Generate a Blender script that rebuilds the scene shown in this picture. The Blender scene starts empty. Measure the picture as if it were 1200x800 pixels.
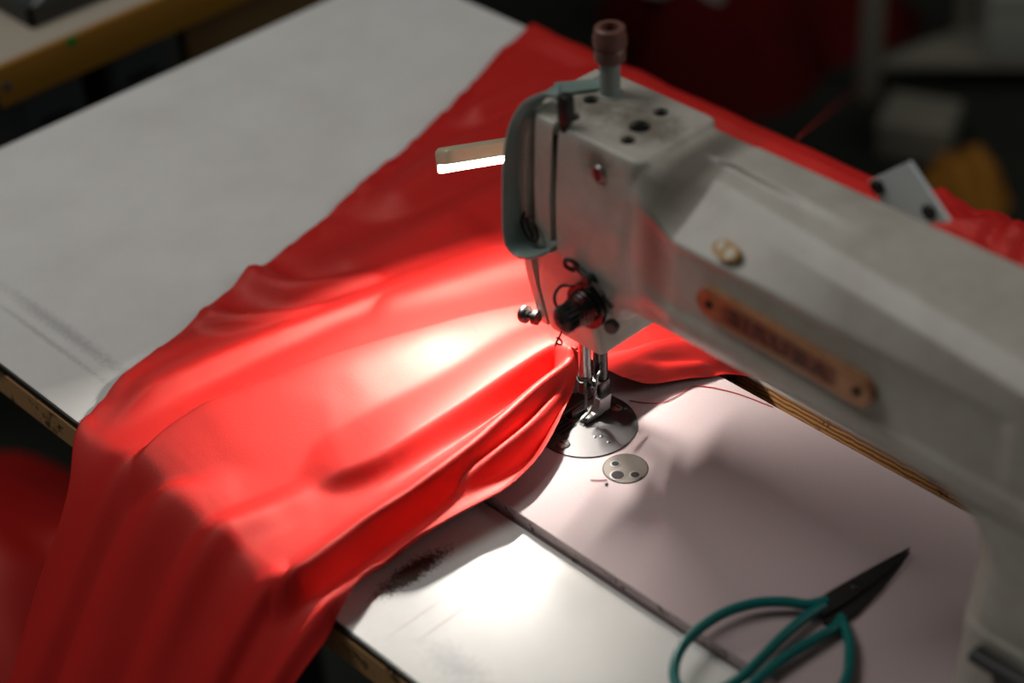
import bpy, bmesh, math, random
import numpy as np
from mathutils import Vector, Matrix
random.seed(4); rng = np.random.default_rng(7)
S = bpy.context.scene
COL = S.collection
MM = 0.001
TZ = 0.75                       # height of the machine bed above the floor (m)

# ------------------------------------------------------------------ camera
# world in millimetres: needle point on the bed = origin, x along the arm, y away from the operator, z up
CP = np.array([672.41, -670.37, 770.18])
CR = np.array([0.695225, 0.717541, -0.04238]); CU = np.array([-0.406985, 0.441556, 0.799619]); CF = np.array([-0.592473, 0.538667, -0.59901])
cam_d = bpy.data.cameras.new('camera'); cam = bpy.data.objects.new('camera', cam_d); COL.objects.link(cam)
cam_d.sensor_width = 36; cam_d.lens = 69.0; cam_d.clip_start = .02
cam.matrix_world = Matrix([list(a)+[b] for a, b in zip(np.c_[CR, CU, -CF].tolist(), [CP[0]*MM, CP[1]*MM, CP[2]*MM+TZ])]+[[0, 0, 0, 1]])
cam_d.dof.use_dof = True; cam_d.dof.focus_distance = 1.215; cam_d.dof.aperture_fstop = 3.0
S.camera = cam
def _ray(px): return CR*(px[0]-600) - CU*(px[1]-400) + CF*2300
def onz(px, z): d = _ray(px); return CP + d*((z-CP[2])/d[2])      # measured point of the photo at a known height
def ony(px, y): d = _ray(px); return CP + d*((y-CP[1])/d[1])
def onx(px, x): d = _ray(px); return CP + d*((x-CP[0])/d[0])

# ------------------------------------------------------------------ light
vs = S.view_settings
vs.view_transform = 'Standard'; vs.look = 'None'; vs.gamma = 1; vs.exposure = 0; vs.use_curve_mapping = False
W = bpy.data.worlds.new('room_light'); S.world = W; W.use_nodes = True
W.node_tree.nodes['Background'].inputs[0].default_value = (1, .985, .95, 1)
W.node_tree.nodes['Background'].inputs[1].default_value = .035
def area(name, loc, target, sx, sy, power, color, spread=180):
    d = bpy.data.lights.new(name, 'AREA'); d.shape = 'RECTANGLE'; d.size = sx; d.size_y = sy; d.energy = power; d.color = color
    d.spread = math.radians(spread)
    o = bpy.data.objects.new(name, d); COL.objects.link(o)
    a = Vector((loc[0]*MM, loc[1]*MM, loc[2]*MM+TZ)); b = Vector((target[0]*MM, target[1]*MM, target[2]*MM+TZ))
    o.location = a; o.rotation_euler = (b-a).to_track_quat('-Z', 'Y').to_euler(); return o
area('overhead_fill_light', (-950, -430, 1680), (-100, 50, 0), 1.1, .9, 11.0, (1, .985, .95))  # unseen broad overhead fill for the room's soft ambient level, not a window
area('side_fill_light', (1500, 1100, 1300), (-250, 150, 0), 1.0, .8, 6, (1, .985, .95))  # unseen fill added at the right to brighten the side table's front board
LED_POWER = 3.5

# ------------------------------------------------------------------ materials
def srgb(r, g, b):
    f = lambda c: (c/255/12.92 if c/255 <= .04045 else ((c/255+.055)/1.055)**2.4)
    return (f(r), f(g), f(b), 1)
def mat(name, color, rough=.5, metal=0, spec=.5, **kw):
    m = bpy.data.materials.new(name); m.use_nodes = True
    b = m.node_tree.nodes['Principled BSDF']
    b.inputs['Base Color'].default_value = color; b.inputs['Roughness'].default_value = rough
    b.inputs['Metallic'].default_value = metal; b.inputs['Specular IOR Level'].default_value = spec
    for k, v in kw.items(): b.inputs[k].default_value = v
    m['b'] = 1
    return m
def bsdf(m): return m.node_tree.nodes['Principled BSDF']
def N(m, t, **kw):
    n = m.node_tree.nodes.new(t)
    for k, v in kw.items():
        if k in n.inputs: n.inputs[k].default_value = v
        else: setattr(n, k, v)
    return n
def L(m, a, b): m.node_tree.links.new(a, b)
def ramp(m, src, p0, p1, c0=(0,0,0,1), c1=(1,1,1,1)):
    r = N(m, 'ShaderNodeValToRGB'); r.color_ramp.elements[0].position = p0; r.color_ramp.elements[1].position = p1
    r.color_ramp.elements[0].color = c0; r.color_ramp.elements[1].color = c1
    L(m, src, r.inputs[0]); return r.outputs[0]
def mix(m, fac, a, b):
    x = N(m, 'ShaderNodeMix', data_type='RGBA')
    for s, v in ((0, fac), (6, a), (7, b)):
        if hasattr(v, 'is_linked'): L(m, v, x.inputs[s])
        else: x.inputs[s].default_value = v
    return x.outputs[2]
def wcoord(m):                                    # position in the place, millimetres
    g = N(m, 'ShaderNodeNewGeometry'); v = N(m, 'ShaderNodeVectorMath', operation='MULTIPLY_ADD')
    L(m, g.outputs['Position'], v.inputs[0]); v.inputs[1].default_value = (1000,)*3; v.inputs[2].default_value = (0, 0, -TZ*1000)
    return v.outputs[0]
def noise(m, scale, detail=3, rough=.5, vec=None):
    n = N(m, 'ShaderNodeTexNoise'); n.inputs['Scale'].default_value = scale; n.inputs['Detail'].default_value = detail; n.inputs['Roughness'].default_value = rough
    L(m, vec or wcoord(m), n.inputs['Vector']); return n.outputs[0]
def math_(m, op, a, b=None, clamp=False):
    x = N(m, 'ShaderNodeMath', operation=op); x.use_clamp = clamp
    for i, v in enumerate((a, b)):
        if v is None: continue
        if hasattr(v, 'is_linked'): L(m, v, x.inputs[i])
        else: x.inputs[i].default_value = v
    return x.outputs[0]
def bump(m, h, strength, dist=.001):
    b = N(m, 'ShaderNodeBump'); b.inputs['Strength'].default_value = strength; b.inputs['Distance'].default_value = dist
    L(m, h, b.inputs['Height']); L(m, b.outputs[0], bsdf(m).inputs['Normal'])
def blob(m, c, rad, edge=.5, nscale=.08, namp=.6):   # a stain or painted shade patch of its own outline: 1 inside, 0 outside
    v = N(m, 'ShaderNodeVectorMath', operation='SUBTRACT'); L(m, wcoord(m), v.inputs[0]); v.inputs[1].default_value = c
    d = N(m, 'ShaderNodeVectorMath', operation='DIVIDE'); L(m, v.outputs[0], d.inputs[0]); d.inputs[1].default_value = rad
    l = N(m, 'ShaderNodeVectorMath', operation='LENGTH'); L(m, d.outputs[0], l.inputs[0])
    n = noise(m, nscale, 5, .7)
    x = math_(m, 'ADD', l.outputs['Value'], math_(m, 'MULTIPLY', math_(m, 'SUBTRACT', n, .5), namp*2))
    return ramp(m, x, 1-edge, 1+edge*.2, (1,1,1,1), (0,0,0,1))

M = {}
# satin
m = M['satin'] = mat('red_satin', (.60, .0105, .009, 1), .58, spec=1.0)
bsdf(m).inputs['Specular Tint'].default_value = (1, .5, .42, 1)
bsdf(m).inputs['Sheen Weight'].default_value = .05; bsdf(m).inputs['Sheen Roughness'].default_value = .4; bsdf(m).inputs['Sheen Tint'].default_value = (1, .45, .38, 1)
bump(m, noise(m, 1.3, 2), .22, .0005)
M['dull_red'] = mat('dull_red_cloth', (.11, .006, .006, 1), .9, spec=.1)
# castings
m = M['paint'] = mat('old_machine_paint', (.42, .42, .375, 1), .36, spec=.5)
n1 = ramp(m, noise(m, .035, 6, .65), .42, .75)
c = mix(m, n1, (.57, .54, .47, 1), (.45, .41, .345, 1))
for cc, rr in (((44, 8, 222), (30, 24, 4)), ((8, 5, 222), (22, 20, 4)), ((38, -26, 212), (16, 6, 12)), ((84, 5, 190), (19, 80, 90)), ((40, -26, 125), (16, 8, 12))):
    neck = rr[1] > 70  # neck patch: even darker tone, painting in the neck's weaker light
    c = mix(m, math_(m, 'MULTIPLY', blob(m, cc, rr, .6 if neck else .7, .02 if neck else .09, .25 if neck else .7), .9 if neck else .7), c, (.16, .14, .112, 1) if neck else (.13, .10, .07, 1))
c = mix(m, ramp(m, noise(m, .35, 4, .8), .66, .73), c, (.14, .11, .08, 1))
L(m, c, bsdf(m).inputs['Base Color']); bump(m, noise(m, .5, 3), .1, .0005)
m = M['bed'] = mat('bed_paint', (.60, .555, .55, 1), .6, spec=.12)
c = mix(m, ramp(m, noise(m, .7, 4, .7), .62, .72), (.53, .425, .425, 1), (.36, .27, .265, 1))
zz = N(m, 'ShaderNodeSeparateXYZ'); L(m, wcoord(m), zz.inputs[0])
side = math_(m, 'LESS_THAN', zz.outputs[2], -.9)
chip = ramp(m, noise(m, .12, 5, .7), .58, .61)
c = mix(m, math_(m, 'MULTIPLY', side, chip), c, (.04, .03, .03, 1))

L(m, c, bsdf(m).inputs['Base Color']); bump(m, noise(m, .62, 3, .65), .38, .0007)
# laminate table
m = M['laminate'] = mat('white_laminate', (.66, .655, .635, 1), .38, spec=.5)
c = mix(m, ramp(m, noise(m, .012, 5, .6), .4, .75), (.83, .815, .785, 1), (.74, .72, .685, 1))
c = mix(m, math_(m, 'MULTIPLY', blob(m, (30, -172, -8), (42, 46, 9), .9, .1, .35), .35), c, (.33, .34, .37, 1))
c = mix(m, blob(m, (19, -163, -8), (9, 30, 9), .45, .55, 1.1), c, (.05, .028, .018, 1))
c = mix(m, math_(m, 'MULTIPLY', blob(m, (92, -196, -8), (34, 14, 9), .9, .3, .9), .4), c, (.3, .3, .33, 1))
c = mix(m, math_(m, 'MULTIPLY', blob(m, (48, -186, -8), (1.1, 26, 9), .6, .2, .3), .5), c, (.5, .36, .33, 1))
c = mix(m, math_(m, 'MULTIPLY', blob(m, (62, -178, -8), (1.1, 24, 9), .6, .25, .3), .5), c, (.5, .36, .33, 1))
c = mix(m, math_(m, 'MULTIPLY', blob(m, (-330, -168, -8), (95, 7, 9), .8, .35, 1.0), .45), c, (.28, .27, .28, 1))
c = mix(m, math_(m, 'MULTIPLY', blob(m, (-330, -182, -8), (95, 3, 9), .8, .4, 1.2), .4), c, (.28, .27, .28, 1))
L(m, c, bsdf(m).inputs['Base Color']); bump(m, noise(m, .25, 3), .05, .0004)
m = M['ply'] = mat('worn_plywood', (.24, .1, .035, 1), .65, spec=.25)
w = N(m, 'ShaderNodeTexWave', wave_type='BANDS', bands_direction='Z'); w.inputs['Scale'].default_value = .09; w.inputs['Distortion'].default_value = 3; w.inputs['Detail'].default_value = 3
L(m, wcoord(m), w.inputs['Vector'])
c = mix(m, w.outputs[1], (.55, .27, .095, 1), (.16, .07, .025, 1))
c = mix(m, ramp(m, noise(m, .06, 5, .7), .55, .63), c, (.03, .016, .01, 1))
L(m, c, bsdf(m).inputs['Base Color'])
M['line'] = mat('dark_edge_line', (.03, .028, .022, 1), .5)
M['steel'] = mat('polished_steel', (.36, .355, .35, 1), .34, 1)
bump(M['steel'], noise(M['steel'], 1.5, 2), .05, .0003)
m = M['plate_steel'] = mat('brushed_plate_steel', (.13, .125, .125, 1), .5, 1)
v = N(m, 'ShaderNodeVectorMath', operation='MULTIPLY'); L(m, wcoord(m), v.inputs[0]); v.inputs[1].default_value = (1, .03, 1)
bump(m, noise(m, 1.1, 3, .6, v.outputs[0]), .22, .0004)
M['cover_steel'] = mat('dull_cover_steel', (.17, .155, .135, 1), .45, .9)
M['dark_steel'] = mat('dark_oiled_steel', (.09, .088, .085, 1), .27, .9)
M['black'] = mat('black_enamel', (.012, .012, .012, 1), .5)
M['hole'] = mat('deep_black', (.006, .006, .006, 1), .5, spec=.2)
M['guard'] = mat('grey_green_guard', (.25, .335, .31, 1), .42)
M['post'] = mat('grey_green_post', (.3, .33, .31, 1), .45)
M['cap'] = mat('brown_red_plastic', (.2, .085, .065, 1), .42)
m = M['gold'] = mat('brass_name_plate', (.42, .21, .09, 1), .38, .35)
c = mix(m, ramp(m, noise(m, .2, 4), .45, .7), (.46, .22, .10, 1), (.33, .15, .065, 1)); L(m, c, bsdf(m).inputs['Base Color'])
M['letter'] = mat('red_brown_lettering', (.13, .03, .016, 1), .5)
M['panel_red'] = mat('red_plate_field', (.27, .075, .032, 1), .45, .2)
M['orange'] = mat('orange_emblem', (.55, .27, .04, 1), .4)
M['cream'] = mat('cream_emblem', (.75, .68, .5, 1), .4)
M['lamp_shell'] = mat('cream_lamp_plastic', (.62, .52, .36, 1), .3, spec=.5)
M['teal'] = mat('teal_vinyl', (.0, .155, .145, 1), .3, spec=.55)
M['blade'] = mat('blackened_blade', (.016, .015, .013, 1), .5, .2)
M['thread'] = mat('red_thread', (.42, .03, .03, 1), .7, spec=.2)
M['tan'] = mat('tan_tabletop', (.40, .345, .27, 1), .5)
M['mustard'] = mat('mustard_wood', (.34, .165, .02, 1), .5, spec=.3)
M['green'] = mat('green_sticker', (.0, .27, .04, 1), .5)
M['grey_metal'] = mat('blue_grey_metal', (.06, .072, .075, 1), .5)
M['frame'] = mat('dark_frame_steel', (.03, .03, .03, 1), .5, .6)
m = M['floor'] = mat('dark_concrete', (.03, .034, .028, 1), .75, spec=.2)
L(m, mix(m, noise(m, .006, 4), (.018, .022, .018, 1), (.045, .045, .035, 1)), bsdf(m).inputs['Base Color'])
M['wall'] = mat('grey_plaster', (.15, .15, .14, 1), .8)
M['rack'] = mat('olive_rack_paint', (.30, .28, .22, 1), .6)
M['carton'] = mat('grey_carton', (.36, .37, .32, 1), .7)
M['amber'] = mat('amber_cloth', (.5, .2, .015, 1), .7)
M['brown'] = mat('brown_board', (.18, .10, .03, 1), .7)
M['white_plate'] = mat('pale_plate', (.75, .8, .8, 1), .4)
M['tray'] = mat('dark_tray', (.03, .035, .03, 1), .5)

# ------------------------------------------------------------------ builders
def root_origin(par):
    while par.parent: par = par.parent
    return par
def obj(name, bm, material, parent=None, angle=38, smooth=True, flip=True):
    if flip: bmesh.ops.recalc_face_normals(bm, faces=bm.faces)
    if parent is None:
        xs = [v.co for v in bm.verts]
        o3 = Vector(((min(v.x for v in xs)+max(v.x for v in xs))/2, (min(v.y for v in xs)+max(v.y for v in xs))/2, min(v.z for v in xs)))
    else: o3 = Vector(root_origin(parent)['o'])
    for v in bm.verts: v.co = (v.co-o3)*MM
    me = bpy.data.meshes.new(name); bm.to_mesh(me); bm.free()
    me.materials.append(material)
    if smooth:
        me.polygons.foreach_set('use_smooth', [True]*len(me.polygons)); me.set_sharp_from_angle(angle=math.radians(angle))
    ob = bpy.data.objects.new(name, me); COL.objects.link(ob)
    if parent is None: ob.location = o3*MM + Vector((0, 0, TZ)); ob['o'] = tuple(o3)
    else: ob.parent = parent
    return ob
def tag(o, label=None, cat=None, group=None, kind=None):
    if label: o['label'] = label
    if cat: o['category'] = cat
    if group: o['group'] = group
    if kind: o['kind'] = kind
    return o
def thing(name, label, cat, o3, group=None):
    e = bpy.data.objects.new(name, None); COL.objects.link(e); e.empty_display_size = .02
    e.location = (o3[0]*MM, o3[1]*MM, o3[2]*MM+TZ); e['o'] = tuple(o3)
    return tag(e, label, cat, group)
def box(bm, x0, x1, y0, y1, z0, z1, bev=0, seg=2):
    r = bmesh.ops.create_cube(bm, size=1, matrix=Matrix.Translation(((x0+x1)/2, (y0+y1)/2, (z0+z1)/2)) @ Matrix.Diagonal((x1-x0, y1-y0, z1-z0, 1)))
    if bev:
        es = list({e for v in r['verts'] for e in v.link_edges})
        bmesh.ops.bevel(bm, geom=es, offset=bev, segments=seg, affect='EDGES', profile=.5)
    return bm
def frame_of(t):
    t = Vector(t).normalized(); a = Vector((0, 0, 1)) if abs(t.z) < .9 else Vector((1, 0, 0))
    u = t.cross(a).normalized(); return t, u, t.cross(u).normalized()
def lathe(bm, o, axis, prof, seg=32):
    t, u, w = frame_of(axis); o = Vector(o); rings = []
    for h, r in prof:
        rings.append([bm.verts.new(o+t*h+(u*math.cos(a)+w*math.sin(a))*max(r, .001)) for a in [2*math.pi*k/seg for k in range(seg)]])
    for a, b in zip(rings, rings[1:]):
        for k in range(seg): bm.faces.new((a[k], a[(k+1) % seg], b[(k+1) % seg], b[k]))
    bm.faces.new(rings[0]); bm.faces.new(rings[-1]); return bm
def cyl(bm, a, b, r0, r1=None, seg=24):
    a = Vector(a); b = Vector(b); r1 = r0 if r1 is None else r1; l = (b-a).length; c = min(.25*r0, .15*l, .6)
    return lathe(bm, a, b-a, [(0, r0-c), (c, r0), (l-c, r1), (l, r1-c)], seg)
def smooth_path(pts, n=8, closed=False):
    P = [Vector(q) for q in pts]; out = []; m_ = len(P)
    rngk = range(m_ if closed else m_-1)
    for i in rngk:
        if closed: p0, p1, p2, p3 = P[i-1], P[i], P[(i+1) % m_], P[(i+2) % m_]
        else: p0, p1, p2, p3 = P[max(i-1, 0)], P[i], P[i+1], P[min(i+2, m_-1)]
        for k in range(n):
            t = k/n
            out.append(.5*((2*p1)+(p2-p0)*t+(2*p0-5*p1+4*p2-p3)*t*t+(3*p1-p0-3*p2+p3)*t**3))
    if not closed: out.append(P[-1])
    return out
def tube(bm, pts, r, seg=10, closed=False, flat=1.0, up=None):
    P = [Vector(q) for q in pts]; rings = []; n = len(P); prev = None
    for i, q in enumerate(P):
        t = (P[(i+1) % n]-P[i-1]) if closed else (P[min(i+1, n-1)]-P[max(i-1, 0)])
        t.normalize()
        if up is not None: u = Vector(up).cross(t)
        elif prev is None: u = frame_of(t)[1]
        else: u = prev-t*prev.dot(t)
        u.normalize(); prev = u; w = t.cross(u); rr = r(i/(n-1)) if callable(r) else r
        rings.append([bm.verts.new(q+u*math.cos(a)*rr+w*math.sin(a)*rr*flat) for a in [2*math.pi*k/seg for k in range(seg)]])
    for i in range(n if closed else n-1):
        a, b = rings[i], rings[(i+1) % n]
        for k in range(seg): bm.faces.new((a[k], a[(k+1) % seg], b[(k+1) % seg], b[k]))
    if not closed: bm.faces.new(rings[0]); bm.faces.new(rings[-1])
    return bm
def ribbon(bm, pts, wax, w, th):
    P = [Vector(q) for q in pts]; wx = Vector(wax).normalized(); rings = []; n = len(P)
    for i, q in enumerate(P):
        t = (P[min(i+1, n-1)]-P[max(i-1, 0)]).normalized(); a = (wx-t*wx.dot(t)).normalized(); b = t.cross(a)
        ring = []
        for s, e in ((-1, -.5), (-1, .5), (-.8, 1), (.8, 1), (1, .5), (1, -.5), (.8, -1), (-.8, -1)):
            ring.append(bm.verts.new(q+a*(s*w/2)+b*(e*th/2)))
        rings.append(ring)
    for a, b in zip(rings, rings[1:]):
        for k in range(8): bm.faces.new((a[k], a[(k+1) % 8], b[(k+1) % 8], b[k]))
    bm.faces.new(rings[0]); bm.faces.new(rings[-1]); return bm
def loft(bm, secs):
    rings = [[bm.verts.new(q) for q in s] for s in secs]; k_ = len(rings[0])
    for a, b in zip(rings, rings[1:]):
        for k in range(k_): bm.faces.new((a[k], a[(k+1) % k_], b[(k+1) % k_], b[k]))
    bm.faces.new(rings[0]); bm.faces.new(rings[-1]); return bm
def prism(bm, poly, z0, z1, bev=0):
    a = [bm.verts.new((x, y, z0)) for x, y in poly]; b = [bm.verts.new((x, y, z1)) for x, y in poly]; n = len(poly)
    bm.faces.new(a); f = bm.faces.new(b)
    for k in range(n): bm.faces.new((a[k], a[(k+1) % n], b[(k+1) % n], b[k]))
    if bev: bmesh.ops.bevel(bm, geom=list(f.edges), offset=bev, segments=2, affect='EDGES')
    return bm
def rrect(x0, x1, y0, y1, r, n=6):
    out = []
    for cx, cy, a0 in ((x1-r, y1-r, 0), (x0+r, y1-r, 90), (x0+r, y0+r, 180), (x1-r, y0+r, 270)):
        for k in range(n+1):
            a = math.radians(a0+90*k/n); out.append((cx+r*math.cos(a), cy+r*math.sin(a)))
    return out
def evaluated(ob):
    dg = bpy.context.evaluated_depsgraph_get(); dg.update()
    return bpy.data.meshes.new_from_object(ob.evaluated_get(dg))
B = bmesh.new
def sm(a, b, x):
    t = np.clip((x-a)/(b-a), 0, 1); return t*t*(3-2*t)

# ================================================================== the room
def plane_box(name, dims, m_):
    o = obj(name, box(B(), *dims), m_, smooth=False); o['kind'] = 'structure'; return o
plane_box('floor', (-4200, 2200, -1800, 4200, -770, -750), M['floor'])
plane_box('wall_back', (-4200, 2200, 4200, 4280, -770, 2200), M['wall'])
plane_box('wall_left', (-4280, -4200, -1800, 4280, -770, 2200), M['wall'])

# ================================================================== sewing table
T0, T1, T2, T3 = -572, 640, -219, 345
table = thing('sewing_table', 'white laminate sewing table with worn brown wooden edge under the machine', 'table', (30, 60, -750))
def frame_slab(bm, x0, x1, y0, y1, hx0, hx1, hy0, hy1, z0, z1):
    xs = [x0, hx0, hx1, x1]; ys = [y0, hy0, hy1, y1]
    V = {(i, j, k): bm.verts.new((xs[i], ys[j], (z0, z1)[k])) for i in range(4) for j in range(4) for k in range(2)}
    for i in range(3):
        for j in range(3):
            if i == 1 and j == 1: continue
            bm.faces.new([V[i, j, 1], V[i+1, j, 1], V[i+1, j+1, 1], V[i, j+1, 1]])
            bm.faces.new([V[i, j, 0], V[i, j+1, 0], V[i+1, j+1, 0], V[i+1, j, 0]])
    def wall(a, b): bm.faces.new([V[a+(0,)], V[b+(0,)], V[b+(1,)], V[a+(1,)]])
    for i in range(3): wall((i, 0), (i+1, 0)); wall((i+1, 3), (i, 3)); wall((0, i+1), (0, i)); wall((3, i), (3, i+1))
    wall((2, 1), (1, 1)); wall((1, 2), (2, 2)); wall((1, 1), (1, 2)); wall((2, 2), (2, 1))
    return bm
HOLE = (-172, 436, -93.5, 108.5)
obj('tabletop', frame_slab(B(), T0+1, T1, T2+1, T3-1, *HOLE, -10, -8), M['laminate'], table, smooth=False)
tag(obj('core', frame_slab(B(), T0+1, T1, T2+1.4, T3-1, *HOLE, -34, -10), M['ply'], table, smooth=False), 'layered plywood core of the tabletop')
bm = B(); box(bm, T0, T1, T2-.6, T2+1, -12.5, -8.3); box(bm, T0-.6, T0+1, T2, T3, -12.5, -8.3)
tag(obj('edge_line', bm, M['line'], table, smooth=False), 'dark line along the laminate edge')
m = M['edge_wood'] = mat('chipped_edge_wood', (.7, .38, .16, 1), .6, spec=.3)
c = mix(m, ramp(m, noise(m, .05, 5, .7), .54, .6), (.74, .41, .18, 1), (.07, .04, .02, 1))
L(m, c, bsdf(m).inputs['Base Color'])
tag(obj('edge_band', box(B(), T0, T1, T2-.8, T2+1.3, -34.5, -15), M['edge_wood'], table, smooth=False), 'chipped brown wooden band along the front edge')
for sx in (T0+50, T1-50):
    for sy in (T2+320, T3-60):
        bm = B(); box(bm, sx-18, sx+18, sy-18, sy+18, -742, -34, 2); box(bm, sx-26, sx+26, sy-26, sy+26, -750, -742, 2); obj('leg', bm, M['frame'], table)
bm = B(); box(bm, T0+32, T1-32, T3-70, T3-50, -120, -34, 2); obj('rail', bm, M['frame'], table)

# ================================================================== sewing machine
mc = thing('sewing_machine', 'old grey-green industrial sewing machine with brass name plate sewing the red satin', 'sewing machine', (130, 0, -8))
bm = prism(B(), rrect(-168, 432, -91.5, 86.3, 6), -26, 0, 0)
bmesh.ops.bevel(bm, geom=[e for e in bm.edges if all(v.co.z > -1 for v in e.verts)], offset=1.6, segments=3, affect='EDGES')
tag(obj('bed', bm, M['bed'], mc, 30), 'pinkish white bed with chipped front edge')
# oil pan below the bed keeps it in the cut-out
obj('oil_pan', box(B(), -160, 424, -84, 80, -70, -26, 6), M['dark_steel'], mc)
# --- casting: several solids grown together
def arm_section(x):
    k = (x-95)/205; yr = -3-24*k; yb = -2.5*k; zb = -3*k
    zt = 212; return [(x, y, z) for y, z in ((40, 208), (38, 217), (32, 221.5), (10, 221.5), (yr+16, 218.5), (yr+5, 214.5), (yr, 211), (yr-6, 206.5), (-33+yb, 192), (-33.2+yb, 190), (-31.8+yb, 188.8),
        (-34+yb*1.6, 152), (-36+yb*1.8, 148), (-36.5+yb*1.8, 142+zb), (-33+yb, 134+zb), (-25, 125+zb), (-13, 119+zb), (18, 117+zb), (36, 124+zb), (44, 140), (46, 165), (44, 195))]
HEADP = ((39, 208), (38, 217), (34, 220.5), (15, 220.5), (0, 220.5), (-10, 220.5), (-18, 220), (-22, 218), (-26, 206), (-27, 200), (-27.3, 195), (-28.5, 160), (-29, 150), (-29, 143), (-28.5, 135), (-27, 127), (-20, 119), (18, 114), (34, 118), (39, 130), (40, 165), (40, 195))
def band_section(x):                               # the swelling neck between the head block and the arm
    k = min(max((x-67)/34, 0), 1); A_ = arm_section(101)
    return [(x, h[0]*(1-k)+a_[1]*k, h[1]*(1-k)+a_[2]*k-(.9 if h[1] > 150 else 0)) for h, a_ in zip(HEADP, A_)]
cast = B()
loft(cast, [arm_section(x) for x in range(101, 346, 6)])
loft(cast, [band_section(x) for x in (58, 67, 71, 75, 79, 83, 87, 91, 95, 99, 103)])
def head_section(z, yf, yb_, x0, x1, rf):
    return [(x, y, z) for x, y in rrect(x0, x1, yf, yb_, rf, 5)]
loft(cast, [head_section(z, yf, 40, -14, x1, r) for z, yf, x1, r in ((112, -25, 56, 10), (122, -27, 62, 9), (140, -29, 66, 9), (175, -28.5, 68, 9), (205, -26, 69, 8), (217, -24.5, 69, 7), (221, -23.5, 68.5, 6.5), (222, -22.5, 67.5, 6))])
loft(cast, [head_section(z, yf, yb_, -14, x1, r) for z, yf, yb_, x1, r in ((70, -15.4, 33, 29.5, 3.5), (72, -16.4, 34, 30, 3.5), (90, -20.5, 35, 30, 3.5), (105, -24, 36, 31, 4), (118, -26, 38, 36, 6), (130, -27, 38, 46, 7))])
prism(cast, rrect(296, 425, -42, 50, 22, 8), -1, 60)
loft(cast, [head_section(z, yf, 50, x0, 424, 22) for z, x0, yf in ((-1, 294, -42), (60, 296, -40), (98, 297.5, -39), (113, 296, -39), (123, 289.5, -39), (128, 279, -38.5), (131, 262, -36), (150, 262, -34))])
loft(cast, [head_section(z, yf, yb_, 296, 424, 20) for z, yf, yb_ in ((130, -38.5, 50), (160, -38.5, 48), (190, -36, 46), (206, -29, 44), (214, -18, 42), (221, -8, 38))])
bmesh.ops.recalc_face_normals(cast, faces=cast.faces)
me = bpy.data.meshes.new('tmp'); cast.to_mesh(me); cast.free(); tmp = bpy.data.objects.new('tmp', me); COL.objects.link(tmp)
md = tmp.modifiers.new('r', 'REMESH'); md.mode = 'VOXEL'; md.voxel_size = 1.1
md = tmp.modifiers.new('s', 'SMOOTH'); md.factor = .5; md.iterations = 7
# openings cut into it: take-up slot and oil holes
HOLES = [(1.5, 8.5, 4.6), (7, -12.0, 4.6), (39.5, 24.3, 4.6), (41.5, 5.4, 6.4), (46.5, -9.3, 4.6)]
cut = B(); box(cut, 3.8, 8.6, -60, -18, 147, 240)
for hx, hy, hr in HOLES: lathe(cut, (hx, hy, 212), (0, 0, 1), [(0, hr), (30, hr)], 28)
lathe(cut, (40.5, -12, 206), (0, -1, 0), [(0, 5.5), (40, 5.5)], 24)
bmesh.ops.recalc_face_normals(cut, faces=cut.faces)
mec = bpy.data.meshes.new('cut'); cut.to_mesh(mec); cut.free(); tc = bpy.data.objects.new('cut', mec); COL.objects.link(tc)
md = tmp.modifiers.new('b', 'BOOLEAN'); md.object = tc; md.operation = 'DIFFERENCE'; md.solver = 'EXACT'
me2 = evaluated(tmp); bm = B(); bm.from_mesh(me2)
for o in (tmp, tc): bpy.data.objects.remove(o)
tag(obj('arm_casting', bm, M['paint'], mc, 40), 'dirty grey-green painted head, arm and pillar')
for hx, hy, hr in HOLES:
    obj('oil_hole', lathe(B(), (hx, hy, 213), (0, 0, 1), [(0, hr-.2), (6.4, hr-.2), (6.9, hr-.8)], 24), M['hole'], mc)
obj('slot_shade_insert', box(B(), 3.9, 8.5, -24, -19.5, 147.5, 214), M['hole'], mc)  # black insert added to stand in for the shade inside the slot
# take-up lever showing at the top of its slot
tl = Vector(ony((663, 126), -21)); bm = B(); box(bm, tl.x-4, tl.x+4, -24.5, -17.5, tl.z-9, tl.z+8, 1.5); box(bm, tl.x-3, tl.x+2.5, -24, -19.5, 206, tl.z-8, 1); obj('take_up_lever', bm, M['black'], mc)
bm = lathe(B(), (40.5, -22.5, 206), (0, -1, 0), [(0, 5.2), (4, 5.2), (5, 4.4)], 24); s = obj('adjusting_screw', bm, M['steel'], mc)
obj('slot', box(B(), 39.8, 41.2, -27.8, -27.2, 201.5, 210.5), M['hole'], s)
# face plate
fp = B()
secs = []
for x, i in ((-22.2, 1.2), (-21, 0), (-14.7, 0)):
    secs.append([(x, y, z) for y, z in ((33-i, 71+i), (38-i, 118), (40-i, 140), (40-i, 217), (36-i, 221.5-i), (-18+i, 221.5-i), (-23.5+i, 217), (-26+i, 205), (-28.5+i, 175), (-29+i, 140), (-27+i, 122), (-24+i, 105), (-20.5+i, 90), (-15.6+i, 71+i))])
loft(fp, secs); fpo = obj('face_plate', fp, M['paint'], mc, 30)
for y, z in ((5, 205), (5, 95)):
    s = obj('screw', lathe(B(), (-22, y, z), (-1, 0, 0), [(0, 4), (1.6, 4), (2.4, 3)], 20), M['steel'], fpo)
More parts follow.
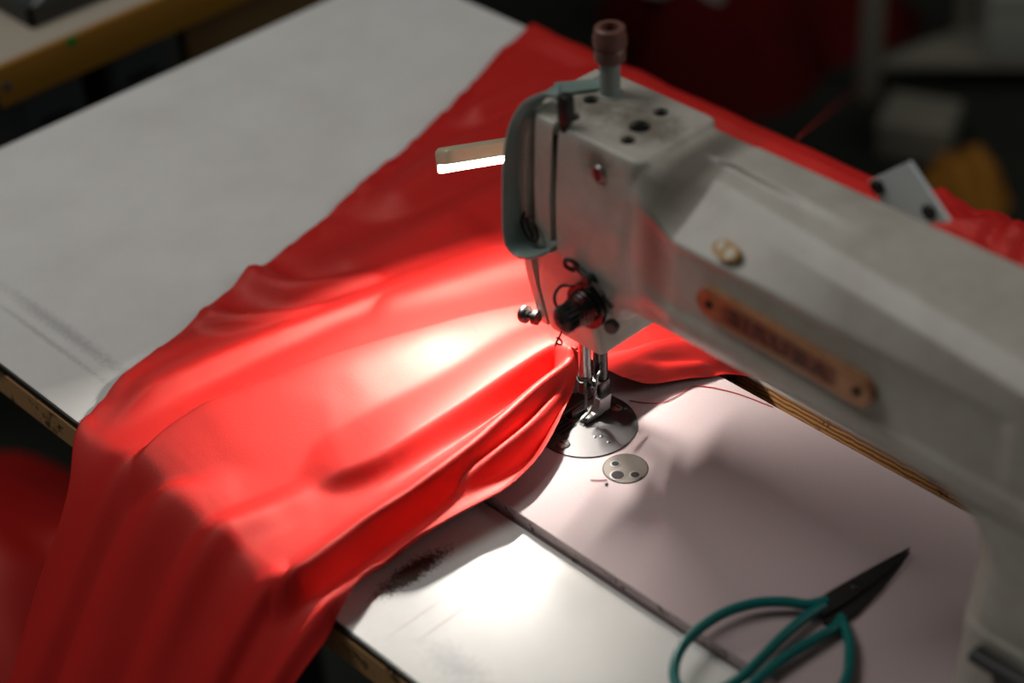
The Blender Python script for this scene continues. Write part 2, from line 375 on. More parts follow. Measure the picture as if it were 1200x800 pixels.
# thumb screw on the face plate edge
M['mid_steel'] = mat('worn_screw_steel', (.16, .155, .15, 1), .36, 1)
bm = B(); a = Vector((-18, -20.5, 77.5)); ax = Vector((-1, -.25, -.04)).normalized()
lathe(bm, a, ax, [(0, 4.6), (3, 4.6), (3.4, 2.2), (6.2, 2.2), (6.6, 4.4), (7.6, 5.4), (10, 5.6), (12, 4.6), (13.2, 2.6), (13.6, .5)], 24)
tag(obj('thumb_screw', bm, M['mid_steel'], mc, 45), 'round-headed steel screw sticking out of the lower left')
# needle bar, clamp, needle
obj('needle_bar', cyl(B(), (0, 0, 32), (0, 0, 150), 3.9), M['steel'], mc)
bm = B(); cyl(bm, (0, 0, 20), (0, 0, 33), 4.6); cyl(bm, (4, -1, 26), (9.5, -2.2, 26), 2); nc = obj('needle_clamp', bm, M['dark_steel'], mc)
bm = lathe(B(), (0, 0, 20.5), (0, 0, -1), [(0, 1.2), (5, 1.0), (15, .7), (21, .35), (23, .05)], 12); obj('needle', bm, M['steel'], mc)
obj('thread_eye', tube(B(), smooth_path([(-3.5, -3.5, 31), (-1, -5.2, 30), (2.5, -5, 30), (3.5, -3, 31)], 6), .5), M['dark_steel'], nc)
# presser bar and foot
obj('presser_bar', cyl(B(), (0.5, 13, 17), (0.5, 13, 140), 4.6), M['dark_steel'], mc)
bm = B(); box(bm, -4.5, 6, 6.5, 16.5, 11, 24, 1.5)
foot = obj('presser_foot', bm, M['dark_steel'], mc)
bm = B(); prism(bm, [(-5.5, -7), (-3.2, -9), (-1.6, -7), (-1.6, 1), (1.8, 1), (1.8, -7), (3.5, -9), (7.5, -6.5), (8, 6), (5, 14), (-4, 14), (-7, 6)], 2.0, 4.6, .6)
for s_ in (-1, 1): bm2 = None
obj('sole', bm, M['steel'], foot)
bm = loft(B(), [[(3.2, 1, 4), (9, 1.5, 4), (9, 12, 4), (3.2, 11, 4)], [(2.5, 5, 13), (7.5, 5, 13), (7.5, 15, 13), (2.5, 15, 13)]]); obj('shank', bm, M['steel'], foot)
obj('finger_guard', tube(B(), smooth_path([(6, 7, 34), (6.8, 5.5, 34.5), (7.2, 3, 32), (7, 1, 20), (6.4, -1, 10), (5, -8, 5)], 6), .75), M['steel'], foot)
# needle plate with its slots and screws
pc = Vector((6.1, -6.3, 0)); pr = 31.8
poly = [(pc.x+pr*math.cos(math.radians(a)), pc.y+pr*math.sin(math.radians(a))) for a in range(-122, 123, 4)]
np_ = obj('needle_plate', prism(B(), poly, -.6, .9, .35), M['plate_steel'], mc, 25)
for x, y in ((10.2, -30), (8.6, 18)):
    s = obj('screw', lathe(B(), (x, y, .5), (0, 0, 1), [(0, 3.9), (.9, 3.9), (1.3, 3.2)], 24), M['steel'], np_)
    obj('slot', box(B(), x-3.2, x+3.2, y-.55, y+.55, 1.5, 1.85), M['hole'], s)
for k in range(4):
    bm = B(); y0 = -24.5+.4*k; box(bm, -8.8+3.3*k, -6.6+3.3*k, -25, -11.5, .85, 1.0); tag(obj('feed_slot', bm, M['hole'], np_), 'dark feed slot')
for k, (x0, x1) in enumerate(((-7.6, -4.2), (3.4, 6.4))):
    bm = B()
    for j in range(9): loft(bm, [[(x0, -10+2.4*j, .9), (x0, -8+2.4*j, .9), (x0, -8.2+2.4*j, 1.9)], [(x1, -10+2.4*j, .9), (x1, -8+2.4*j, .9), (x1, -8.2+2.4*j, 1.9)]])
    obj('feed_dog', bm, M['dark_steel'], np_)
for x, y in ((19, -12), (21.5, -9), (28.5, -10)):
    obj('rivet', lathe(B(), (x, y, .8), (0, 0, 1), [(0, 1.1), (.5, 1.0), (.8, .5)], 12), M['steel'], np_)
sl = [(pc.x+pr*math.cos(math.radians(a)), pc.y+pr*math.sin(math.radians(a))) for a in range(124, 237, 4)]
obj('slide_plate', prism(B(), sl, -.6, .7, .3), M['cover_steel'], mc, 25)
# small round cover
cx, cy = 52.4, -20.1
cp = obj('cover_plate', prism(B(), [(cx+13.2*math.cos(a), cy+13.2*math.sin(a)) for a in np.linspace(0, 2*math.pi, 48, endpoint=False)], -.5, .45, .3), M['cover_steel'], mc, 25)
tag(obj('gap_ring', lathe(B(), (cx, cy, -.2), (0, 0, 1), [(0, 13.9), (.3, 13.9)], 48), M['hole'], cp), 'dark gap round the cover')
for (x, y, r) in ((45.2, -21.4, 2.3), (53.4, -28.0, 3.9), (60.8, -20.8, 2.7)):
    s = obj('cover_screw', lathe(B(), (x, y, .3), (0, 0, 1), [(0, r+.9), (.32, r+.9), (.36, r), (.2, r-.2)], 24), M['steel'], cp)
    obj('recess', lathe(B(), (x, y, .4), (0, 0, 1), [(0, r), (.22, r)], 20), M['hole'], s)
# thread tension unit
tx, tzz = 32.2, 116
ten = obj('tension_unit', lathe(B(), (tx, -24, tzz), (0, -1, 0), [(0, 12), (3, 12), (3.2, 13.8), (4.6, 14.2), (4.9, 10), (5.4, 10), (5.7, 14.2), (7.2, 14.2), (7.5, 9), (8.2, 9)], 40), M['dark_steel'], mc, 30)
bm = B(); sp = [(tx+(10.5-.42*a/ (math.pi))*math.cos(a), -32.5-1.15*a/math.pi, tzz+(10.5-.42*a/math.pi)*math.sin(a)) for a in np.linspace(0, 9*math.pi, 150)]
obj('tension_spring', tube(bm, sp, .85, 8), M['dark_steel'], ten)
kn = lathe(B(), (tx, -40.5, tzz), (0, -1, 0), [(0, 5), (.5, 7.6), (7, 7.8), (9, 7.2), (10, 5.6), (10.6, 3)], 36)
for v in kn.verts:
    d = Vector((v.co.x-tx, 0, v.co.z-tzz)); a = math.atan2(d.z, d.x)
    if d.length > 7: v.co += d.normalized()*.55*math.copysign(1, math.sin(a*18+.01))
obj('tension_knob', kn, M['black'], ten, 20)
obj('knob_stud', cyl(B(), (tx, -30, tzz), (tx, -53, tzz), 2.6), M['dark_steel'], ten)
obj('check_spring', tube(B(), smooth_path([(tx-9, -31, tzz+10), (tx-16, -33, tzz+8), (tx-19.5, -35, tzz+2), (tx-19, -36, tzz-4), (tx-14, -36, tzz-7.5), (tx-8, -35, tzz-8)], 8), 1.0), M['dark_steel'], ten)
# thread guides
bm = B(); ribbon(bm, [(24, -30, 139), (33, -31, 137.5), (42, -32, 135), (49, -33, 132)], (0, -.5, 1), 5.5, 2.2)
tube(bm, smooth_path([(24, -30, 136.5), (20, -33, 139), (20.5, -34, 144), (25, -33.5, 145.5), (28, -31, 142)], 6), 1.3)
tube(bm, [(48, -33, 132), (56, -33.5, 128)], 1.2); cyl(bm, (37, -26, 137), (37, -35, 137), 3.4)
obj('thread_guide', bm, M['black'], mc)
q = Vector(ony((655, 397), -19))
bm = tube(B(), smooth_path([q+Vector(d) for d in ((0, 4, 6), (-.5, 1, 1), (-2.2, -.5, -4.2), (-2.4, -.8, -6.2), (-1, -1, -3.4), (2.6, -1.2, -2.6), (3.4, -1, 0), (.8, -.6, 1.2), (-1.4, -.4, .4))], 6), .65, 8)
obj('thread_hook', bm, M['dark_steel'], mc)
obj('screw', lathe(B(), (47.5, -24, 107), (.3, -1, 0), [(0, 4.5), (3, 4.5), (4, 3.8)], 20), M['dark_steel'], mc)
# take-up guard: a bent strip
gp = [ony(a, b) for a, b in (((656, 106), -9), ((640, 110), -14), ((622, 123), -20), ((609, 150), -25), ((603, 190), -29), ((602, 240), -32), ((604, 276), -34), ((614, 292), -34), ((632, 296), -33), ((652, 290), -29))]
obj('take_up_guard', ribbon(B(), smooth_path([tuple(v) for v in gp], 8), (.25, 1, .1), 15, 2.8), M['guard'], mc, 50)
bm = B(); loft(bm, [[(x, y, z) for x, y in ((-25, 6), (-9, 27), (1, 22), (-13, 1))] for z in (221.6, 224)]); obj('guard_bracket', bm, M['guard'], mc)
bm = tube(B(), smooth_path([(-17, -28, 158), (-17, -31, 150), (-10, -32, 143), (-4, -31.5, 146), (-6, -31, 154), (-14, -30.5, 155), (-8, -31, 144)], 8), .9, 8); obj('wire_loop', bm, M['dark_steel'], mc)
# pressure adjusting post
obj('post', lathe(B(), (4.8, 20.5, 220), (0, 0, 1), [(0, 7.4), (2.5, 7.4), (3, 5.9), (24, 5.9)], 32), M['post'], mc)
bm = lathe(B(), (5.2, 20.5, 243), (0, 0, 1), [(0, 6), (0, 7.4), (1.2, 8.9), (7, 8.9), (8.6, 7.9), (10, 9.5), (15, 9.6), (17, 8.8), (20.3, 8.6), (21, 7.6), (20.8, 5.2), (15, 4.8)], 36)
obj('post_knob', bm, M['cap'], mc, 30)
obj('knob_bore', lathe(B(), (5.2, 20.5, 257.6), (0, 0, 1), [(0, 5), (1, 5)], 24), M['hole'], mc)
# name plate on the arm
e0 = Vector(ony((829, 353), -36.4)); e1 = Vector(ony((1010, 460), -39.6)); d = (e1-e0); LN = d.length; dx = d.normalized(); up = Vector((0, 0, 1)); up = (up-dx*up.dot(dx)).normalized(); nn = dx.cross(up)
if nn.y > 0: nn = -nn
H = 8.6
def PL(u, v, w): return e0+dx*u+up*v+nn*w
ol = []
for c0, a0 in ((LN-2, -90), (2, 90)):
    for k in range(13): a = math.radians(a0+180*k/12); ol.append((c0+H*math.cos(a), H*math.sin(a)))
def plate_solid(ol, w0, w1):
    bm = B(); loft(bm, [[PL(u, v, w0) for u, v in ol], [PL(u, v, w1) for u, v in ol]]); return bm
npl = tag(obj('name_plate', plate_solid(ol, -3.5, 1.4), M['gold'], mc, 25), 'brass-coloured name plate with red letters')
obj('raised_field', plate_solid(rrect(12, LN-16, -5.6, 5.6, 1.5), 1.3, 1.7), M['panel_red'], npl)
for u in (2.5, LN-2.5): obj('rivet', lathe(B(), PL(u, 0, 1.2), nn, [(0, 2.6), (1, 2.4), (1.4, 1.2)], 18), M['hole'], npl)
fc = bpy.data.curves.new('t', 'FONT'); fc.body = 'SIRUBA'; fc.size = 13.5; fc.extrude = .35; fc.align_x = 'CENTER'; fc.align_y = 'CENTER'; fc.space_character = 1.22; fc.offset = .25
fo = bpy.data.objects.new('t', fc); COL.objects.link(fo); tm = evaluated(fo); bpy.data.objects.remove(fo)
bm = B(); bm.from_mesh(tm); wd = max(v.co.x for v in bm.verts)-min(v.co.x for v in bm.verts)
for v in bm.verts: v.co = PL(LN/2-2+v.co.x*(LN-36)/wd, v.co.y, v.co.z+1.9)
obj('lettering', bm, M['letter'], npl, smooth=False)
# round emblem sticker above the plate, set on the sloping face
ec = Vector(ony((850, 293), -29.5)); fn = Vector((0, -.62, .78)); fx = Vector((1, 0, 0)); fy = fn.cross(fx).normalized()
def emb(pts, w0, w1): return loft(B(), [[ec+fx*u+fy*v+fn*w for u, v in pts] for w in (w0, w1)])
em = obj('emblem', emb([(8.2*math.cos(a), 5.4*math.sin(a)) for a in np.linspace(0, 2*math.pi, 28, endpoint=False)], -2.2, .45), M['orange'], mc)
for u, v, r in ((-3.6, 1.2, 2.5), (3.6, -.6, 3.0)):
    obj('emblem_mark', emb([(u+r*.9*math.cos(a), v+r*1.1*math.sin(a)) for a in np.linspace(0, 2*math.pi, 16, endpoint=False)], .3, .6), M['cream'], em)
# reverse lever on the pillar
bm = tube(B(), [ony((1143, 766), -46), ony((1160, 777), -48), ony((1185, 791), -50), ony((1215, 808), -52)], 5.2, 16, flat=.8); cyl(bm, (335, -36, 47), (335, -50, 44), 6)
tag(obj('reverse_lever', bm, M['black'], mc), 'black lever at the foot of the pillar')
# pale plate standing on the back of the arm
a, b, c_, d_ = [Vector(ony(q_, 47)) for q_ in ((1018, 212), (1065, 190), (1112, 260), (1050, 250))]
bm = loft(B(), [[v+Vector((0, dy, 0)) for v in (a, b, c_, d_+Vector((0, 0, -8)))] for dy in (0, 2.4)])
pp = tag(obj('spool_bracket', bm, M['white_plate'], mc), 'pale metal bracket behind the arm')
for q_ in (c_+(d_-c_)*.25+Vector((-4, 0, 3)), a+Vector((6, 0, -1))):
    obj('bracket_bolt', cyl(B(), q_+Vector((0, -1.5, 0)), q_+Vector((0, 3.5, 0)), 4.5), M['dark_steel'], pp)

# ================================================================== LED sewing light beside the head
A0 = Vector(onz((518, 193), 145)); A1 = Vector(onz((604, 179), 126)); ad = (A1-A0).normalized(); A2 = A0+ad*88
fnm = Vector((.36, 0, -.93)); fnm = (fnm-ad*fnm.dot(ad)).normalized(); sd = ad.cross(fnm).normalized()      # fnm: the lit face looks down, a little to the right
if sd.x < 0: sd = -sd                                                                                       # sd: towards the machine
lamp = thing('sewing_light', 'cream bar-shaped LED light, lit, mounted left of the machine head', 'lamp', tuple(A0+ad*44))
Lc = (A2-A0).length
def LP(t, s_, n_): return A0+ad*t+sd*s_+fnm*n_
bm = B(); secs = []
for t, k in ((0, .72), (1.2, .9), (4, 1), (Lc-3, 1), (Lc, .85)):
    secs.append([LP(t, s_*k, n_*k) for s_, n_ in ((-5.6, 5.6), (-7.2, 5.6), (-7.2, -8), (-5.5, -10), (4.5, -10), (6.6, -8.2), (6.6, -.2), (5.6, 0), (-5.6, 0))])
loft(bm, secs); tag(obj('lamp_housing', bm, M['lamp_shell'], lamp, 40), 'cream plastic housing')
me_ = bpy.data.materials.new('led_glow'); me_.use_nodes = True; nt = me_.node_tree; nt.nodes.clear()
em_ = nt.nodes.new('ShaderNodeEmission'); em_.inputs[0].default_value = (1, .97, .92, 1); em_.inputs[1].default_value = 9; ou = nt.nodes.new('ShaderNodeOutputMaterial'); nt.links.new(em_.outputs[0], ou.inputs[0])
tag(obj('led_strip', loft(B(), [[LP(t, s_, n_) for s_, n_ in ((-5.4, 0), (-5.4, .2), (-4.4, .4), (5.2, .4), (6.4, .2), (6.4, 0))] for t in (2.5, Lc-4)]), me_, lamp), 'bright white lit strip')
bm = B(); tube(bm, smooth_path([LP(Lc-6, 2, -4), LP(Lc+6, 2, -4), (-60, 72, 124), (-40, 60, 128), (-23, 36, 130)], 6), 3.2, 12); cyl(bm, (-22.3, 30, 130), (-26, 30, 130), 11)
obj('lamp_arm', bm, M['dark_steel'], lamp)
dl = bpy.data.lights.new('led_light', 'AREA'); dl.shape = 'RECTANGLE'; dl.size = .005; dl.size_y = 52*MM; dl.energy = LED_POWER; dl.color = (1, .95, .88)
ol_ = bpy.data.objects.new('led_light', dl); COL.objects.link(ol_)
dl.spread = math.radians(180); pz = LP(31, 0, .6); zax = Vector((.12, 0, 1)); zax = (zax-ad*zax.dot(ad)).normalized(); yax = ad; xax = yax.cross(zax).normalized()
ol_.matrix_world = Matrix(((xax.x, yax.x, zax.x, pz.x*MM), (xax.y, yax.y, zax.y, pz.y*MM), (xax.z, yax.z, zax.z, pz.z*MM+TZ), (0, 0, 0, 1)))

# ================================================================== the red satin
OUT = [onz(q_, 3)[:2] for q_ in ((655, 510), (662, 492), (672, 470), (681, 455))] + [(-6, 17), (1, 14)] + [onz(q_, 2)[:2] for q_ in ((703, 469), (728, 468), (760, 460), (810, 447), (865, 435))]
OUT = [tuple(v) for v in OUT] + [(62, 140), (90, 220), (118, 300), (150, 352), (120, 366), (84, 366), (60, 362), (20, 358), (-42, 351), (-120, 350), (-200, 351), (-300, 352), (-397, 349)]
OUT += [tuple(onz(q_, -5)[:2]) for q_ in ((590, 57), (560, 90), (530, 123), (500, 150), (470, 180), (440, 205), (400, 240), (370, 265), (340, 290), (315, 307), (290, 325), (265, 345), (240, 365), (222, 384), (200, 400), (172, 422), (150, 440), (132, 457), (115, 475), (100, 490))]
OUT += [(-232, -226), (-214, -245), (-207, -262), (-204, -290), (-196, -315), (-185, -350), (-180, -420), (-90, -430), (-20, -420), (4, -350), (10, -300), (15, -255), (22, -228), (20, -212)]
OUT += [tuple(onz(q_, z_)[:2]) for q_, z_ in (((430, 685), -6), ((465, 662), -5), ((500, 647), -5), ((540, 625), -5), ((570, 606), -3), ((590, 592), 1), ((620, 566), 2), ((636, 545), 3), ((648, 525), 3))]
def resample(P, n, it=2):
    P = np.array(P); P = np.vstack([P, P[:1]])
    s_ = np.r_[0, np.cumsum(np.linalg.norm(np.diff(P, axis=0), axis=1))]
    # finer sampling close to the needle
    tt = np.linspace(0, s_[-1], 6000, endpoint=False); Q = np.c_[np.interp(tt, s_, P[:, 0]), np.interp(tt, s_, P[:, 1])]
    K = np.hanning(61); K /= K.sum()
    Qs = np.c_[[np.convolve(np.r_[Q[-30:, i], Q[:, i], Q[:30, i]], K, 'valid') for i in (0, 1)]].T
    near = np.exp(-(np.hypot(Q[:, 0], Q[:, 1])/60)**2)[:, None]
    Q = Qs*(1-near*.8)+Q*near*.8
    ds = np.linalg.norm(np.roll(Q, -1, 0)-Q, axis=1); wgt = ds*(1+5*np.exp(-(np.hypot(Q[:, 0], Q[:, 1]+40)/110)**2)); cs = np.r_[0, np.cumsum(wgt)]
    u = np.linspace(0, cs[-1], n, endpoint=False); idx = np.interp(u, cs, np.arange(len(Q)+1))
    Qx = np.vstack([Q, Q[:1]]); return np.c_[np.interp(idx, np.arange(len(Q)+1), Qx[:, 0]), np.interp(idx, np.arange(len(Q)+1), Qx[:, 1])]
# ridges of the folds: crest points (photo x, y, crest height), widths on the far/left and near/right side
W_ = lambda x, y, h: ('w', x, y, h)               # a crest point given in the place (x, y, height above the cloth)
RIDGES = [
    ([(668, 408, 32), (648, 402, 30), (600, 430, 23), (530, 476, 17), (450, 526, 12), (390, 551, 6), (330, 576, -1)], 42, 9),
    ([(672, 420, 28), (632, 450, 26), (590, 487, 23), (548, 523, 20), (490, 566, 17), (420, 612, 14), (345, 668, 11), W_(-30, -232, 9), W_(-36, -280, 9), W_(-40, -360, 6)], 12, 6),
    ([(670, 440, 18), (646, 470, 17), (620, 497, 18), (583, 527, 15), (550, 553, 10), (515, 580, 5)], 6, 6),
    ([(676, 452, 10), (664, 478, 11), (652, 503, 13), (634, 534, 13), (606, 564, 13), (570, 586, 11), (510, 616, 11), (440, 662, 10), (392, 700, 8), W_(10, -232, 7), W_(2, -280, 8), W_(-2, -360, 5)], 6, 6),
    ([(640, 352, 18), (560, 368, 18), (500, 384, 21), (420, 406, 22), (330, 437, 21), (250, 468, 18), (190, 503, 14), (125, 560, 8)], 7, 42),
    ([(480, 328, 4), (420, 350, 5), (345, 378, 6), (270, 408, 6), (190, 445, 5), (110, 488, 3)], 20, 8),
    ([(620, 300, 9), (560, 315, 8), (480, 338, 6), (420, 358, 4)], 24, 12),
    ([(600, 210, 7), (520, 250, 8), (440, 290, 7), (360, 330, 5)], 26, 22),
    ([(640, 120, 8), (560, 165, 9), (480, 215, 7), (420, 250, 5)], 24, 24),
    ([(690, 80, 6), (630, 92, 9), (570, 118, 7), (530, 140, 4)], 12, 16),
    ([(300, 320, 3), (340, 330, 7), (400, 325, 7), (470, 312, 4)], 10, 12),
    ([(250, 365, 3), (290, 368, 7), (350, 362, 7), (400, 352, 3)], 8, 10),
    ([(704, 432, 24), (730, 418, 24), (770, 402, 22), (820, 396, 18), (870, 392, 16)], 14, 12),
    ([(706, 455, 14), (740, 436, 15), (790, 428, 14), (850, 424, 12)], 10, 8),
    ([W_(-170, -150, 3), W_(-172, -200, 7), W_(-176, -240, 10), W_(-172, -300, 9), W_(-160, -400, 6)], 16, 12),
    ([W_(-118, -170, 3), W_(-124, -205, 8), W_(-134, -240, 12), W_(-132, -300, 10), W_(-125, -400, 6)], 14, 20),
    ([W_(-72, -150, 3), W_(-78, -190, 7), W_(-84, -235, 11), W_(-84, -300, 9), W_(-80, -400, 5)], 13, 12),
]
def base_z(x, y):
    bed = sm(-240, -150, x)*sm(-190, -86, y)*(1-sm(84, 112, y))
    z = -6.8+8.6*bed
    # over the front edge of the table and down over the operator's lap; over the back edge
    s_ = np.maximum(0, (-216-y)); z -= 1.3*(np.sqrt(s_**2+17**2)-17)
    b_ = np.maximum(0, y-340); z -= 1.2*(np.sqrt(b_**2+5**2)-5)
    return z
def vnoise(x, y, sc, seed):
    r_ = np.random.default_rng(seed); z = 0
    for k in range(10):
        a = r_.uniform(0, 2*np.pi); f = r_.uniform(.6, 1.6)/sc; z = z+np.sin(x*np.cos(a)*f+y*np.sin(a)*f+r_.uniform(0, 6.3)+1.3*np.sin(x*f*.6*np.sin(a)-y*f*.5))
    return z/10
def ridge_field(x, y):
    acc = np.zeros_like(x)
    for pts, wl, wr in RIDGES:
        P3 = []
        for q_ in pts:
            if q_[0] == 'w': P3.append(q_[1:])
            else:
                w3 = onz(q_[:2], q_[2]); P3.append((w3[0], w3[1], max(.5, q_[2]-float(base_z(np.array([w3[0]]), np.array([w3[1]]))[0]))))
        P3 = np.array([tuple(v) for v in smooth_path([tuple(v) for v in P3], 5)])
        seg_l = np.r_[0, np.cumsum(np.linalg.norm(np.diff(P3[:, :2], axis=0), axis=1))]
        best = np.full_like(x, 1e9); sd_ = np.zeros_like(x); hh = np.zeros_like(x); over = np.zeros_like(x)
        for i in range(len(P3)-1):
            a, b = P3[i], P3[i+1]; d = b[:2]-a[:2]; l2 = d@d+1e-9
            t = ((x-a[0])*d[0]+(y-a[1])*d[1])/l2; tc_ = np.clip(t, 0, 1)
            px_ = x-(a[0]+d[0]*tc_); py_ = y-(a[1]+d[1]*tc_); dd = px_**2+py_**2
            k = dd < best
            best[k] = dd[k]; sd_[k] = np.sign(d[0]*py_-d[1]*px_)[k]
            hh[k] = (a[2]+(b[2]-a[2])*tc_)[k]; over[k] = (seg_l[i]+(seg_l[i+1]-seg_l[i])*tc_)[k]/seg_l[-1]
        dist = np.sqrt(best)
        # walking from the needle outwards the left hand (far) side has negative sign
        w_ = np.where(sd_ < 0, wl, wr)
        prof = np.exp(-(dist/w_)**2*.9)
        acc += np.maximum(0, hh*prof*(1-sm(.8, 1, over)))**4.5
    return acc**(1/4.5)
def cloth_z(x, y):
    r0 = np.hypot(x, y); th = np.arctan2(y-10, x-5)
    z = base_z(x, y)+ridge_field(x, y)
    # fine radial gathers near the needle, soft waves further out
    z += 1.6*vnoise(x, y, 26, 3)*sm(40, 160, r0)+.55*vnoise(x, y, 9, 5)*sm(60, 160, r0)
    lap = np.clip((-232-y)/60, 0, 1)
    z += lap*(2.2*np.sin((x-.2*y)/8.3+2)+2.4*np.sin((x+.3*y)/13+.6))*.6
    return z
NT, NR = 760, 260
out = resample(OUT, NT); O2 = np.array([-46., 38.])
rr = np.linspace(0, 1, NR)**.86
GX = O2[0]+(out[:, 0]-O2[0])[:, None]*rr[None, :]; GY = O2[1]+(out[:, 1]-O2[1])[:, None]*rr[None, :]
GZ = cloth_z(GX, GY)
_ed = np.hypot(out[:, 0]-O2[0], out[:, 1]-O2[1])[:, None]*(1-rr[None, :])
_k = np.exp(-(_ed/9)**2)*np.clip((GX-8)/25, 0, 1)*np.clip((GY-5)/15, 0, 1)*(1-np.clip((GY-150)/40, 0, 1))
GZ = GZ*(1-_k)+(base_z(GX, GY)+.3)*_k
# hem: puckered seam along the far left outline, edges lie close to the surface below
edge_d = np.hypot(out[:, 0]-O2[0], out[:, 1]-O2[1])[:, None]*(1-rr[None, :])
left_mask = (sm(-150, -215, -GX*-1) if False else np.clip((-190-GX)/40, 0, 1))*np.clip((GY+240)/30, 0, 1)
GZ += left_mask*np.exp(-(edge_d/9)**2)*(2.6+2.6*vnoise(GX, GY, 5.1, 9)+2.4*vnoise(GX, GY, 8.3, 57)+3*vnoise(GX, GY, 15, 21))
scr = np.clip((GX+40)/60, 0, 1)*np.clip((GY-300)/25, 0, 1)
GZ += scr*(14+9*vnoise(GX, GY, 9, 31)+6*vnoise(GX, GY, 4.5, 33))
GZ += np.clip((GY-318)/14, 0, 1)*np.clip((GX+420)/60, 0, 1)*(4+1.5*vnoise(GX, GY, 14, 41))
GZ = np.maximum(GZ, np.where(GY > 344, -60, np.where(GY < -214, -900, base_z(GX, GY)-.8)))
bm = B(); V = [[bm.verts.new((GX[i, j], GY[i, j], GZ[i, j])) for j in range(1, NR)] for i in range(NT)]
c0 = bm.verts.new((O2[0], O2[1], float(cloth_z(np.array([O2[0]]), np.array([O2[1]]))[0])))
for i in range(NT):
    a, b = V[i], V[(i+1) % NT]
    bm.faces.new((c0, a[0], b[0]))
    for j in range(NR-2): bm.faces.new((a[j], a[j+1], b[j+1], b[j]))
cloth = obj('satin_cloth', bm, M['satin'], None, 180)
md = cloth.modifiers.new('thickness', 'SOLIDIFY'); md.thickness = .0007; md.offset = 1
tag(cloth, 'long bright red satin cloth gathered under the needle and draped over the table front', 'cloth')

# ================================================================== scissors on the bed
sc = thing('scissors', 'tailor scissors with teal looped handles and black blades lying on the bed', 'scissors', (217, -30, 0))
def bl(poly, z0, z1):
    bm = prism(B(), poly, z0, z1, .6); return bm
tag(obj('blade', bl([(219.8, 36), (214.6, 6), (210.6, -17), (208.4, -31), (212, -40), (219, -40), (221.5, -20), (222.4, 4), (221.6, 24)], 3.2, 5.6), M['blade'], sc), 'black upper blade')
tag(obj('blade', bl([(220.4, 35.5), (217, 18), (214, 2), (215, -16), (220, -42), (228, -40), (229.5, -24), (227.5, 0), (224, 20)], .6, 3.0), M['blade'], sc), 'black lower blade')
obj('pivot', lathe(B(), (217.6, -10, 5.2), (0, 0, 1), [(0, 3.6), (1.1, 3.3), (1.7, 2)], 24), M['dark_steel'], sc)
hl = smooth_path([(213, -30, 5.5), (208, -40, 6), (198, -48, 7), (187, -61, 7.5), (179.5, -80, 7.5), (178.5, -104, 7), (184, -121, 6.5), (195, -133, 6), (207, -133, 6), (215, -121, 6), (217, -106, 6), (215.5, -88, 6), (213.5, -66, 6), (213, -46, 5.5), (214, -34, 5)], 8)
obj('handle', tube(B(), hl, 3.0, 14), M['teal'], sc)
hr_ = smooth_path([(226, -34, 3.4), (233, -39, 4), (241, -46, 5), (249, -56, 5.5), (257, -69, 5.5), (262, -90, 5.5), (259, -112, 5.5), (250, -128, 5.5), (238, -134, 5.5), (228, -126, 5.5), (224.5, -108, 5.5), (223.6, -92, 5.5), (224.6, -74, 5.5), (227, -56, 5), (228.4, -42, 4), (226, -33, 3.4)], 8)
obj('handle', tube(B(), hr_, 3.0, 14), M['teal'], sc)

# ================================================================== loose threads
def thread(label, pts, r=.32):
    return tag(obj('loose_thread', tube(B(), smooth_path(pts, 8), r, 6), M['thread'], None), label, 'thread')
thread('red thread trailing across the bed from the needle plate to the back', [tuple(onz(q_, .6)) for q_ in ((738, 469), (758, 472), (778, 471), (793, 464), (806, 456), (815, 452), (840, 455), (870, 463), (906, 477))])
thread('short red thread end lying by the small round cover', [tuple(onz(q_, .6)) for q_ in ((692, 562), (700, 562.4), (711, 562))], .3)
thread('thin red thread stretched from the satin behind the arm to the rack post', [(-118, 351, -4), (-500, 919, -364), (-882, 1487, -725)], 1.0)
tag(obj('lint_speck', loft(B(), [[Vector(onz((710.5, 567), h))+Vector((r*math.cos(a), 1.5*r*math.sin(a), 0)) for a in np.linspace(0, 6.28, 9)[:-1]] for h, r in ((.1, .9), (.7, .8), (1.1, .3))]), M['hole'], None), 'tiny black speck of lint beside the short thread end', 'lint')

# ================================================================== second table, top left
t2 = thing('side_table', 'tan-topped table with mustard front board standing beyond the sewing table', 'table', (-1000, 260, -750))
obj('tabletop', box(B(), -1400, -691, 2, 900, -22, -8, 1), M['tan'], t2)
bd = tag(obj('front_board', box(B(), -692, -686, 0, 900, -46, -8.6, 1), M['mustard'], t2), 'mustard yellow board')
s1 = onx((84, 48), -685.6); obj('sticker', box(B(), -686.1, -685.4, s1[1]-4.6, s1[1]+4.6, s1[2]-5, s1[2]+4, .2), M['green'], bd)
s1 = onx((8, 101), -685.6); obj('bolt_head', lathe(B(), (-686, s1[1], s1[2]), (1, 0, 0), [(0, 4.5), (1.5, 4), (2.2, 2)], 16), M['grey_metal'], bd)
for x_ in (-1360, -1180):
    for y_ in (40, 860): obj('leg', box(B(), x_-18, x_+18, y_-18, y_+18, -750, -22, 2), M['frame'], t2)
